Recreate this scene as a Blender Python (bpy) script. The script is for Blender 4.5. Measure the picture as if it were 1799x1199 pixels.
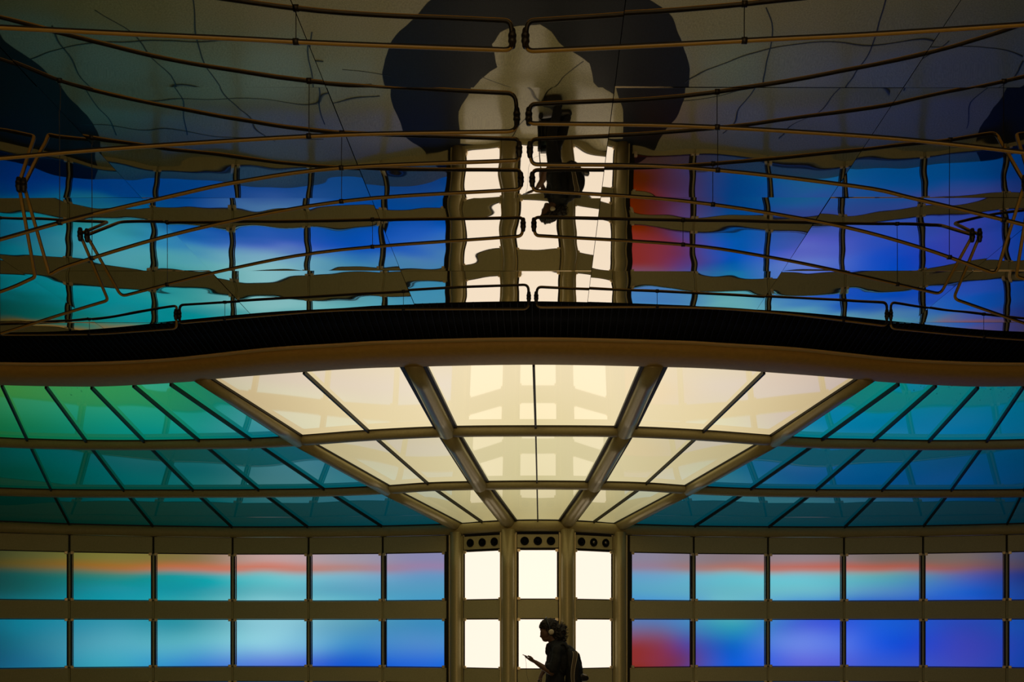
import bpy, bmesh, math, random
from mathutils import Vector, Matrix, noise
random.seed(7)
for o in list(bpy.data.objects): bpy.data.objects.remove(o)
S = bpy.context.scene; COL = S.collection

# ------------------------------------------------------------------ camera
K = 2.63/342.0            # metres per working unit
F = 1650.0                # focal length in pixels (1799 wide frame); wall crest stands F units from the camera
CX, CY = 959.6, 1106.0    # vanishing point of the level, square-on view
CAMX = 14.8; ZF = -196.0  # camera off the bay's axis; floor level relative to the eye
ZM = 342.0                # mirror ceiling level
def W(X, d, Z): return Vector((X*K, d*F*K, (Z-ZF)*K))
def B(x, y, Z):           # plan a point seen at (x, y) whose level Z is known
    d = Z/(CY-y); return ((x-CX)*d+CAMX, d)
cam = bpy.data.objects.new('camera', bpy.data.cameras.new('camera')); COL.objects.link(cam)
cam.location = W(CAMX, 0, 0); cam.rotation_euler = (math.pi/2, 0, 0)
cam.data.sensor_width = 36; cam.data.lens = F/1799*36
cam.data.shift_x = -(CX-899.5)/1799; cam.data.shift_y = (CY-599.5)/1799
cam.data.clip_start = 0.02; S.camera = cam
# ------------------------------------------------------------------ world, exposure
w = bpy.data.worlds.new('world'); S.world = w; w.use_nodes = True
w.node_tree.nodes['Background'].inputs[0].default_value = (0.010, 0.007, 0.004, 1)
w.node_tree.nodes['Background'].inputs[1].default_value = 0.25
S.view_settings.view_transform = 'Standard'; S.view_settings.look = 'None'
S.view_settings.exposure = 0.0; S.view_settings.gamma = 1.0
S.view_settings.use_curve_mapping = False
S.cycles.max_bounces = 8; S.cycles.transparent_max_bounces = 12; S.cycles.glossy_bounces = 5
S.cycles.sample_clamp_indirect = 3.0
STRUCT_ALB = (0.44, 0.36, 0.16)

# ------------------------------------------------------------------ helpers
def s2l(c):
    return tuple(((v/255/12.92) if v/255 <= .04045 else ((v/255+.055)/1.055)**2.4) for v in c)
def mat(name, base=(.5,.5,.5), rough=.5, metal=0, spec=.5, emis=None, es=0, nscale=None, namt=.1, bump=0, coat=0):
    m = bpy.data.materials.new(name); m.use_nodes = True
    nt = m.node_tree; p = nt.nodes['Principled BSDF']
    p.inputs['Base Color'].default_value = (*base, 1); p.inputs['Roughness'].default_value = rough
    p.inputs['Metallic'].default_value = metal; p.inputs['Specular IOR Level'].default_value = spec
    p.inputs['Coat Weight'].default_value = coat
    if emis: p.inputs['Emission Color'].default_value = (*emis, 1); p.inputs['Emission Strength'].default_value = es
    if nscale:
        tc = nt.nodes.new('ShaderNodeTexCoord'); n = nt.nodes.new('ShaderNodeTexNoise')
        n.inputs['Scale'].default_value = nscale; n.inputs['Detail'].default_value = 5
        nt.links.new(tc.outputs['Object'], n.inputs['Vector'])
        r = nt.nodes.new('ShaderNodeValToRGB')
        r.color_ramp.elements[0].color = (*[c*(1-namt) for c in base], 1)
        r.color_ramp.elements[1].color = (*[min(1, c*(1+namt)) for c in base], 1)
        r.color_ramp.elements[0].position = .3; r.color_ramp.elements[1].position = .7
        nt.links.new(n.outputs['Fac'], r.inputs[0]); nt.links.new(r.outputs[0], p.inputs['Base Color'])
        if bump:
            b = nt.nodes.new('ShaderNodeBump'); b.inputs['Strength'].default_value = .5; b.inputs['Distance'].default_value = bump
            nt.links.new(n.outputs['Fac'], b.inputs['Height']); nt.links.new(b.outputs[0], p.inputs['Normal'])
    return m
def obj(name, me, m=None, parent=None, smooth=False):
    if isinstance(me, bmesh.types.BMesh):
        bm = me; me = bpy.data.meshes.new(name); bmesh.ops.recalc_face_normals(bm, faces=bm.faces[:]); bm.to_mesh(me); bm.free()
    if m is not None and not me.materials: me.materials.append(m)
    if smooth: me.shade_smooth()
    o = bpy.data.objects.new(name, me); COL.objects.link(o)
    if parent:
        o.parent = parent
        o.matrix_parent_inverse = parent.matrix_basis.inverted() if parent.type == 'EMPTY' and parent.location.length else Matrix()
    return o
def empty(name, loc=(0,0,0)):
    o = bpy.data.objects.new(name, None); COL.objects.link(o); o.location = loc; o.empty_display_size = .05; return o
def tag(o, label=None, cat=None, group=None, kind=None):
    if label: o['label'] = label
    if cat: o['category'] = cat
    if group: o['group'] = group
    if kind: o['kind'] = kind
    return o
def hexa(bm, c):   # 8 corners: bottom ring 4, top ring 4
    v = [bm.verts.new(p) for p in c]
    for f in ((0,1,2,3),(7,6,5,4),(0,4,5,1),(1,5,6,2),(2,6,7,3),(3,7,4,0)): bm.faces.new([v[i] for i in f])
def box(bm, c, s, M=None):
    x, y, z = s[0]/2, s[1]/2, s[2]/2
    pts = [Vector((a*x, b*y, e*z)) for e in (-1,1) for a,b in ((-1,-1),(1,-1),(1,1),(-1,1))]
    if M: pts = [M @ p for p in pts]
    hexa(bm, [p+Vector(c) for p in pts])
def wallbox(bm, A, Bp, z0, z1, y0, y1):
    """box along the wall line A->B (plan tuples X,d) from level z0 to z1, from y0 to y1 units behind the line"""
    a = W(A[0], A[1], z0); b = W(Bp[0], Bp[1], z0); t = (b-a).normalized(); n = Vector((-t.y, t.x, 0))
    if n.y < 0: n = -n
    h = Vector((0,0,(z1-z0)*K)); p = [a+n*y0*K, b+n*y0*K, b+n*y1*K, a+n*y1*K]
    hexa(bm, p+[q+h for q in p])
def frames(pts):
    out = []; up0 = None
    for i, p in enumerate(pts):
        t = (pts[min(i+1,len(pts)-1)]-pts[max(i-1,0)]).normalized()
        if up0 is None:
            up0 = Vector((0,0,1)) if abs(t.z) < .9 else Vector((0,1,0))
        u = (up0 - t*up0.dot(t)).normalized(); up0 = u
        out.append((p, t.cross(u).normalized(), u))
    return out
def tube(bm, pts, r, n=8, prof=None, cap=True):
    """sweep a circle (or a list of (side, up) offsets) along pts; r may be a list"""
    rings = []
    for i, (p, s, u) in enumerate(frames(pts)):
        ri = r[i] if isinstance(r, (list, tuple)) else r
        pr = prof or [(math.cos(2*math.pi*k/n), math.sin(2*math.pi*k/n)) for k in range(n)]
        rings.append([bm.verts.new(p + s*a*ri + u*b*ri) for a, b in pr])
    m = len(rings[0])
    for i in range(len(rings)-1):
        for k in range(m): bm.faces.new((rings[i][k], rings[i][(k+1)%m], rings[i+1][(k+1)%m], rings[i+1][k]))
    if cap: bm.faces.new(rings[0][::-1]); bm.faces.new(rings[-1])
def rounded(pts, rad, n=5):
    out = [pts[0]]
    for i in range(1, len(pts)-1):
        p, a, b = pts[i], pts[i-1], pts[i+1]
        da, db = (a-p), (b-p); ang = da.angle(db, math.pi)
        if ang > math.radians(160): out.append(p); continue
        r = min(rad, da.length*.45, db.length*.45); A = p+da.normalized()*r; Bq = p+db.normalized()*r
        for k in range(n+1):
            t = k/n; out.append(A*(1-t)**2 + p*2*t*(1-t) + Bq*t*t)
    out.append(pts[-1]); return out
def crom(T, x):   # smooth table lookup, T = [(x, value)...]; value float or tuple
    n = len(T)
    if x <= T[0][0]: i = 0; t = 0.0
    elif x >= T[-1][0]: i = n-2; t = 1.0
    else:
        i = max(j for j in range(n-1) if T[j][0] <= x); t = (x-T[i][0])/(T[i+1][0]-T[i][0])
    def g(j): return T[min(max(j,0),n-1)]
    def tan(j):
        a, b = g(j-1), g(j+1)
        if isinstance(a[1], tuple): return tuple((q-p)/max(b[0]-a[0],1e-9) for p, q in zip(a[1], b[1]))
        return (b[1]-a[1])/max(b[0]-a[0],1e-9)
    h = T[i+1][0]-T[i][0]; a, b = T[i][1], T[i+1][1]; m0, m1 = tan(i), tan(i+1)
    h00, h10, h01, h11 = 2*t**3-3*t*t+1, t**3-2*t*t+t, -2*t**3+3*t*t, t**3-t*t
    f = lambda a,b,p,q: h00*a+h10*h*p+h01*b+h11*h*q
    if isinstance(a, tuple): return tuple(f(*q) for q in zip(a,b,m0,m1))
    return f(a,b,m0,m1)
def sym(T): return [(-x, v) for x, v in T[::-1] if x > 0] + T
def lerp(a, b, t): return a+(b-a)*t
def colattr(me, cols):
    ca = me.color_attributes.new('Col', 'FLOAT_COLOR', 'POINT')
    for i, c in enumerate(cols): ca.data[i].color = (*c, 1)

# plan tables (|X| -> d)
WALL = sym([(0,1.0),(50,1.004),(98,1.016),(148,1.035),(170,1.0405),(289,1.058),(430,1.0655),(507,1.068),(573,1.067),(714,1.056),(853,1.036),(990,1.005),(1130,1.02),(1270,1.05)])
EDGE = sym([(0,.5917),(159,.599),(202,.604),(284,.612),(394,.629),(473,.643),(545,.6515),(613,.654),(740,.65),(1000,.62),(1200,.60)])
RIM = sym([(0,.605),(162,.612),(207,.617),(290,.627),(412,.6505),(490,.659),(560,.662),(615,.661),(740,.655),(1000,.627),(1200,.61)])
COVE = sym([(0,.618),(165,.6247),(211,.629),(261,.636),(367,.653),(402,.6606),(505,.673),(557,.6737),(628,.67),(740,.66),(1000,.635),(1200,.62)])
ZW, Z32, Z21, ZC = 190., 232.5, 281., 313.
RIM = [(x*326/308, d*326/308) for x, d in RIM]; COVE = [(x*312/288, d*312/288) for x, d in COVE]
RZ, CZ = 326., 312.
# radial lines of the canopy: (X, d) at wall, joint 3/2, joint 2/1, cove
NODES = [((0,1.0),(0,.889),(0,.7486),(0,.618)),
         ((52,1.004),(89,.892),(117,.7515),(132,.6225)),
         ((98,1.016),(168,.900),(221,.765),(259,.636)),
         ((148,1.035),(242,.9187),(328,.787),(384,.6575)),
         ((289,1.058),(345,.936),(395,.7975),(429,.667)),
         ((430,1.0655),(457,.943),(471,.802),(475,.671)),
         ((573,1.067),(568,.9456),(552,.806),(528,.676)),
         ((714,1.056),(684,.9456),(634,.805),(580,.674)),
         ((853,1.036),(803,.942),(713,.799),(628,.670)),
         ((990,1.005),(921,.928),(792,.787),(676,.664)),
         ((1130,1.02),(1060,.925),(880,.78),(735,.655))]
NODES = [tuple((n[l][0]*q, n[l][1]*q) for l, q in enumerate((1, 232.5/226, 281/262, 312/288))) for n in NODES]
NN = len(NODES)-1
LEV = [[(-i, (-NODES[i][l][0], NODES[i][l][1])) for i in range(NN,0,-1)] + [(i, NODES[i][l]) for i in range(NN+1)] for l in range(4)]
LZ = [ZW, Z32, Z21, ZC]
def CP(s, v, dz=0):       # canopy point; s = node number, v = 0 at wall .. 3 at cove
    l = min(int(v), 2); t = v-l
    a, b = crom(LEV[l], s), crom(LEV[l+1], s)
    return W(lerp(a[0],b[0],t), lerp(a[1],b[1],t), lerp(LZ[l],LZ[l+1],t)+dz)

# ------------------------------------------------------------------ materials
M = {}
M['struct'] = mat('painted_olive_metal', STRUCT_ALB, .42, spec=.4, nscale=40, namt=.06)
M['spandrel'] = mat('spandrel_paint', (.50,.43,.22), .5, spec=.35, nscale=60, namt=.07)
M['dark'] = mat('dark_channel', (.022,.018,.010), .5, spec=.3)
M['pilaster'] = mat('pilaster_metal', (.46,.38,.18), .33, metal=.25, nscale=50, namt=.05)
M['cove'] = mat('cove_paint', (.55,.34,.085), .5, spec=.3, nscale=25, namt=.06)
M['rim'] = mat('rim_metal', (.85,.60,.24), .45)
M['black'] = mat('black_grille', (.0025,.0025,.0025), .7, spec=.15)
M['brass'] = mat('brass_clip', (.95,.74,.46), .3, metal=.35)
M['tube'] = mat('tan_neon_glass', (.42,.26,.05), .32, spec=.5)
M['tubecap'] = mat('tube_cap_and_shade', (.012,.009,.006), .45)
M['wire'] = mat('black_wire', (.01,.009,.007), .5)
M['skin'] = mat('skin', (.12,.055,.03), .5)
M['hair'] = mat('dark_hair', (.008,.0042,.0025), .6, nscale=90, namt=.5, bump=.004)
M['shirt'] = mat('dark_shirt', (.0045,.005,.0055), .8, nscale=60, namt=.3, bump=.003)
M['jeans'] = mat('dark_trousers', (.008,.008,.010), .85)
M['pack'] = mat('backpack_cloth', (.006,.006,.006), .75, nscale=120, namt=.3)
M['strap'] = mat('tan_strap', (.10,.075,.045), .6)
M['cream'] = mat('cream_plastic', (.55,.47,.33), .35)
M['phone'] = mat('phone_black', (.006,.006,.007), .15)
M['case'] = mat('suitcase_black', (.008,.008,.009), .35)
M['steel'] = mat('dull_steel', (.25,.22,.17), .35, metal=.9)
def glow(name, strength, rough=.04, spec=.5):
    m = mat(name, (.0,.0,.0), rough, spec=spec); nt = m.node_tree; p = nt.nodes['Principled BSDF']
    a = nt.nodes.new('ShaderNodeAttribute'); a.attribute_name = 'Col'
    p.inputs['IOR'].default_value = 1.5 if spec == 0 else 1.85
    nt.links.new(a.outputs['Color'], p.inputs['Emission Color']); p.inputs['Emission Strength'].default_value = strength
    return m
M['lightbox'] = glow('coloured_tube_light', 1.0, .8, 0)
M['canopyglass'] = glow('backlit_glass', 1.0, .03, .5)
# clear wall pane
m = bpy.data.materials.new('clear_pane'); m.use_nodes = True; nt = m.node_tree; nt.nodes.clear()
out = nt.nodes.new('ShaderNodeOutputMaterial'); mix = nt.nodes.new('ShaderNodeMixShader'); tr = nt.nodes.new('ShaderNodeBsdfTransparent')
gl = nt.nodes.new('ShaderNodeBsdfGlossy'); gl.inputs['Roughness'].default_value = .12; fr = nt.nodes.new('ShaderNodeFresnel'); fr.inputs['IOR'].default_value = 1.35
tr.inputs[0].default_value = (.97,.97,.97,1)
nt.links.new(fr.outputs[0], mix.inputs[0]); nt.links.new(tr.outputs[0], mix.inputs[1]); nt.links.new(gl.outputs[0], mix.inputs[2]); nt.links.new(mix.outputs[0], out.inputs[0])
M['pane'] = m
M['white'] = mat('white_lit_panel', (.3,.28,.22), .15, emis=(1,.865,.73), es=1.07)
# mirror tile: warm metal with gentle warps
m = mat('warped_mirror', (.80,.75,.66), .012, metal=1); nt = m.node_tree; p = nt.nodes['Principled BSDF']
geo = nt.nodes.new('ShaderNodeNewGeometry'); oi = nt.nodes.new('ShaderNodeObjectInfo')
va = nt.nodes.new('ShaderNodeVectorMath'); va.operation = 'MULTIPLY_ADD'; va.inputs[1].default_value = (1,1,1)
comb = nt.nodes.new('ShaderNodeCombineXYZ'); mu = nt.nodes.new('ShaderNodeMath'); mu.operation = 'MULTIPLY'; mu.inputs[1].default_value = 37
nt.links.new(oi.outputs['Random'], mu.inputs[0]); nt.links.new(mu.outputs[0], comb.inputs[2])
nt.links.new(geo.outputs['Position'], va.inputs[0]); nt.links.new(comb.outputs[0], va.inputs[2])
n1 = nt.nodes.new('ShaderNodeTexNoise'); n1.inputs['Scale'].default_value = 1.9; n1.inputs['Detail'].default_value = 1.0; n1.inputs['Roughness'].default_value = .35
nt.links.new(va.outputs[0], n1.inputs['Vector'])
bp = nt.nodes.new('ShaderNodeBump'); bp.inputs['Strength'].default_value = 1; bp.inputs['Distance'].default_value = .0042
nt.links.new(n1.outputs['Fac'], bp.inputs['Height']); nt.links.new(bp.outputs[0], p.inputs['Normal'])
M['mirror'] = m
# terrazzo
def terrazzo(name, base, rough):
    m = mat(name, base, rough, spec=.45, nscale=55, namt=.22); return m
M['floor'] = terrazzo('cream_terrazzo', (.42,.37,.22), .2)
M['inlay'] = mat('dark_terrazzo', (.022,.024,.030), .45, spec=.1, nscale=55, namt=.22)
M['strip'] = mat('divider_metal', (.02,.018,.012), .4)

# ------------------------------------------------------------------ floor
bm = bmesh.new(); box(bm, (0, 5.5, -.05), (26, 19, .1))
floor = tag(obj('floor', bm, M['floor']), kind='structure')
def fpt(x, y):            # a floor point seen in the mirror at (x, y)
    d = (2*ZM-ZF)/(CY-y); return W((x-CX)*d+CAMX, d, ZF)
def slab(pts, z0, z1):
    bm = bmesh.new(); lo = [bm.verts.new((p.x,p.y,z0)) for p in pts]; hi = [bm.verts.new((p.x,p.y,z1)) for p in pts]
    f = bm.faces.new(hi); n = len(pts)
    for i in range(n): bm.faces.new((lo[i], lo[(i+1)%n], hi[(i+1)%n], hi[i]))
    bmesh.ops.triangulate(bm, faces=[f]); return bm
def circ(cx, r, y0, n=48): return [W(cx+r*math.sin(2*math.pi*k/n), y0+r*math.cos(2*math.pi*k/n)/1250, ZF) for k in range(n)]
for cx in (0, -1014, 1014):
    obj('dark_inlay', slab(circ(cx, 245, .945), -.01, .002), M['inlay'], floor)
ip = [(806,245),(806,190),(818,160),(838,112),(858,92),(872,84),(862,62),(875,48),(905,36),(945,28),(968,42),(1000,70),(1040,98),(1047,135),(1062,150),(1080,158),(1090,205),(1090,245)]
ipts = [fpt(*q) for q in ip]
obj('pale_shape', slab(ipts, -.01, .004), M['floor'], floor)  # pale floor-coloured shape laid over the dark disc
strips = [[(165,0),(230,60),(300,145),(315,185),(317,235)],[(333,0),(350,75),(375,135),(420,190),(480,240)],[(90,60),(125,110),(160,160),(190,205),(202,245)],
 [(540,40),(540,110),(555,165),(565,215)],[(45,110),(80,98),(130,84),(220,76),(350,73),(460,78),(560,88)],[(250,158),(330,160),(430,162),(520,172),(580,168),(660,150)],
 [(1345,10),(1356,60),(1345,120),(1310,190),(1270,245)],[(1548,0),(1530,65),(1495,140),(1440,205),(1370,255)],[(1665,60),(1610,115),(1585,155)],
 [(1200,137),(1290,105),(1420,82),(1540,70),(1650,72),(1799,90)],[(1799,95),(1750,140),(1705,190),(1692,240)],[(840,105),(890,135),(945,165),(1000,200)],[(600,110),(640,118),(690,128)],
 [(1030,95),(995,120),(975,145),(930,180),(895,225)],[(140,225),(260,228),(400,226),(560,232)],[(1200,180),(1310,158),(1430,160),(1560,175)]]
for st in strips:
    P = [fpt(*q) for q in st]; T = [(i, tuple(p)) for i, p in enumerate(P)]
    pts = [Vector(crom(T, i/4)) for i in range(4*(len(P)-1)+1)]
    bm = bmesh.new(); tube(bm, [p+Vector((0,0,.0035)) for p in pts], .0065, prof=[(-1,-.6),(1,-.6),(1,.3),(-1,.3)])
    obj('divider_strip', bm, M['strip'], floor)

# ------------------------------------------------------------------ wall
wall = tag(empty('wall_back', W(0,1.0,ZF)), kind='structure')
DIV = [170,289,430,573,714,853,990,1130,1270]
def wp(X): return (X, crom(WALL, X))
def shift(A, Bp, u):      # move along A->B by u units
    v = Vector((Bp[0]-A[0], (Bp[1]-A[1])*F)); l = v.length; return (A[0]+v.x*u/l, A[1]+v.y*u/l/F)
ROWS = [(54,139),(-69,17),(-184,-99)]
ROWN = ['upper','middle','lowest']
clip_bm = bmesh.new(); box(clip_bm, (0,0,0), (5.4*K,4*K,5.0*K)); bmesh.ops.bevel(clip_bm, geom=clip_bm.edges[:], offset=.5*K, segments=1, affect='EDGES')
clip_me = bpy.data.meshes.new('clip'); clip_bm.to_mesh(clip_me); clip_bm.free(); clip_me.materials.append(M['brass'])
LCOL = {'left':['lilac-topped steel blue','grey-pink-topped blue','coral-topped pale cyan','orange-topped turquoise','amber-topped teal','dim amber and teal','dark teal','dark teal'],
        'right':['grey-lilac-topped sky blue','rose-topped pale cyan','coral-topped cyan','red-topped cyan and blue','mauve-topped blue','dim mauve and blue','dark blue','dark blue']}
LCOL2 = {'left':['cyan-to-blue','cyan and deep blue','pale cyan with violet foot','cyan with blue corner','soft cyan','dim cyan','dark cyan','dark cyan'],
         'right':['blue with red foot','blue with turquoise top','pale violet-blue','deep blue','violet','dim blue','dark blue','dark blue']}
ORD = ['first','second','third','fourth','fifth','sixth','seventh','eighth']
def light_panel(A, Bp, z0, z1, material, label, group, inset=5.0, thick=1.2):
    a, b = shift(A, Bp, inset), shift(Bp, A, inset)
    c = W((a[0]+b[0])/2, (a[1]+b[1])/2, z0); r = empty('light_panel', c); tag(r, label, 'light panel', group)
    bm = bmesh.new(); wallbox(bm, a, b, z0, z1, 0, thick)
    o = obj('pane', bm, material); o.parent = r; o.matrix_parent_inverse = Matrix.Translation(-c)
    ang = math.atan2((Bp[1]-A[1])*F, Bp[0]-A[0])
    for q in (a, b):
        for z in (z0, z1):
            k = bpy.data.objects.new('corner_clip', clip_me); COL.objects.link(k); k.parent = r
            k.location = W(q[0], q[1], z)-c + Vector((0,-.5*K,0)); k.rotation_euler = (0,0,ang)
    return r
def wpart(name, A, Bp, z0, z1, y0, y1, m, par=wall, bev=0):
    bm = bmesh.new(); wallbox(bm, A, Bp, z0, z1, y0, y1)
    if bev: bmesh.ops.bevel(bm, geom=bm.edges[:], offset=bev*K, segments=2, affect='EDGES')
    return obj(name, bm, m, par)
for sg, side in ((-1,'left'),(1,'right')):
    for i in range(len(DIV)-1):
        A, Bp = wp(sg*DIV[i]), wp(sg*DIV[i+1])
        a, b = shift(A, Bp, 1.9 if i else -2), shift(Bp, A, 1.9)
        for z0, z1 in ((18.5+.5, 52),(-97.5,-71),(141.5,171)):
            wpart('spandrel', a, b, z0, z1, -.5, 3, M['spandrel'], bev=.4)
        for z in (139.8, 52.2, 17.2, -70.8, -98.8, -185.5):
            wpart('rail', A, Bp, z, z+1.6, .5, 4, M['dark'])
        for r, (z0, z1) in enumerate(ROWS):
            cn = (LCOL if r == 0 else LCOL2)[side][i] if r < 2 else ('red' if (side == 'right' and i == 0) else 'blue')
            if r == 2: lab = f'{cn} lowest-row panel, {ORD[i]} {side} of the white bay, seen in the mirror'
            else: lab = f'{cn} panel, {ROWN[r]} row, {ORD[i]} {side} of the white bay'
            light_panel(A, Bp, z0, z1, M['pane'], lab, f'coloured wall panels on the {side}', inset=5.0 if i else 3.0)
        # dark mullion channel with a paler inner fillet
        Ap = shift(Bp, A, 5.4); Bq = shift(Bp, A, -5.4) if i < len(DIV)-2 else Bp
        wpart('mullion', Ap, Bq, ZF, 176, 3.2, 7, M['dark'])
        wpart('mullion_fillet', shift(Bp, A, 1.0), shift(Bp, A, -1.8), ZF, 141, 1.0, 5, M['spandrel'])
        wpart('skirting', a, b, ZF, -186, -1, 3, M['spandrel'])
    A = wp(sg*162); Bp = wp(sg*173)
    wpart('mullion', A, Bp, ZF, 171, 3, 8, M['dark'])
# beam along the top of the wall
def wallline(x0, x1, n, Z, off=0): return [W(X, crom(WALL, X)+off/F, Z) for X in [lerp(x0,x1,k/n) for k in range(n+1)]]
bm = bmesh.new()
prof = [(math.cos(a)*8, math.sin(a)*9.5) for a in [2*math.pi*k/14 for k in range(14)]]
tube(bm, wallline(-1250,1250,80,181.5,2), K, prof=prof)
obj('head_beam', bm, M['struct'], wall, smooth=True)
# centre bay
CB = [(-148+12,-52-11),(-52+12,52-12),(52+11,148-12)]
names = ['left','middle','right']
for i, (x0, x1) in enumerate(CB):
    A, Bp = wp(x0), wp(x1)
    if i == 1: A, Bp = wp(-38), wp(38)
    for z0, z1 in ((19,52),(-97.5,-71)):
        wpart('spandrel', shift(A,Bp,2.4), shift(Bp,A,2.4), z0, z1, -.5, 3, M['spandrel'], bev=.4)
    for r, (z0, z1) in enumerate(ROWS):
        lab = f'cream-white backlit panel, {ROWN[r]} row, {names[i]} one between the pilasters' if r < 2 else f'cream-white backlit panel, lowest row, {names[i]} of the centre bay, mirrored overhead'
        light_panel(A, Bp, z0, z1, M['white'], lab, 'white panels of the centre bay', inset=4.5, thick=1.5)
        for q0, q1 in ((0,4.2),(-4.2,0)):     # lit reveals
            P0 = shift(A,Bp,q0) if q0 == 0 else shift(Bp,A,4.2); P1 = shift(A,Bp,q1) if q0 == 0 else Bp
            wpart('side_rail', P0, P1, z0-2, z1+2, 1.0, 5, M['dark'])
    for z in (139.8, 52.2, 17.2, -70.8, -98.8, -185.5): wpart('rail', A, Bp, z, z+1.6, .5, 5, M['dark'])
    wpart('skirting', A, Bp, ZF, -186, -1, 3, M['spandrel'])
    for P0, P1 in ((shift(A,Bp,-3), shift(A,Bp,0.8)), (shift(Bp,A,.8), shift(Bp,A,-3))):
        wpart('jamb', P0, P1, ZF, 168, -2.5, 4, M['pilaster'], bev=.5)
    # nozzle plate with three round air nozzles
    c = W((A[0]+Bp[0])/2, (A[1]+Bp[1])/2, 144); r = empty('nozzle_plate', c)
    tag(r, f'olive metal plate with three round air nozzles above the {names[i]} white panel', 'air vent', 'air nozzle plates')
    bm = bmesh.new(); wallbox(bm, shift(A,Bp,1.6), shift(Bp,A,1.6), 143.5, 167, 0, 4); bmesh.ops.bevel(bm, geom=bm.edges[:], offset=.5*K, segments=2, affect='EDGES')
    o = obj('plate', bm, M['spandrel']); o.parent = r; o.matrix_parent_inverse = Matrix.Translation(-c)
    ang = math.atan2((Bp[1]-A[1])*F, Bp[0]-A[0])
    for j in (-1,0,1):
        t = .5+j*.305; p = W(lerp(A[0],Bp[0],t), lerp(A[1],Bp[1],t), 155.3)
        bm = bmesh.new()
        R = Matrix.Translation(p) @ Matrix.Rotation(ang,4,'Z') @ Matrix.Rotation(math.pi/2,4,'X')
        rings = []
        for rr, dd in ((7.4,.0),(7.6,1.2),(7.0,2.0),(6.0,1.4),(5.0,.5),(0.01,.3)):
            rings.append([bm.verts.new(R @ Vector((rr*K*math.cos(q*math.pi/10), rr*K*math.sin(q*math.pi/10), dd*K))) for q in range(20)])
        for u in range(5):
            for q in range(20): bm.faces.new((rings[u][q],rings[u][(q+1)%20],rings[u+1][(q+1)%20],rings[u+1][q]))
        o = obj('nozzle', bm, M['black'], smooth=True); o.parent = r; o.matrix_parent_inverse = Matrix.Translation(-c)
        bm = bmesh.new(); dirv = Vector(((-.5 if i==0 else .45 if i==2 else 0)*.8+.15*j, -1, (-.55,-.1,.5)[j+1] if i != 1 else .5)).normalized()
        tube(bm, [p+Vector((0,-.3*K,0)), p+dirv*2.6*K], [3.2*K, 2.4*K], 14)
        k = obj('jet', bm, M['steel' if (i == 2 and j >= 0) else 'black'], smooth=True); k.parent = o
        k.matrix_parent_inverse = (o.matrix_parent_inverse).copy() if False else Matrix.Translation(-c)
        k.matrix_parent_inverse = Matrix()
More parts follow.
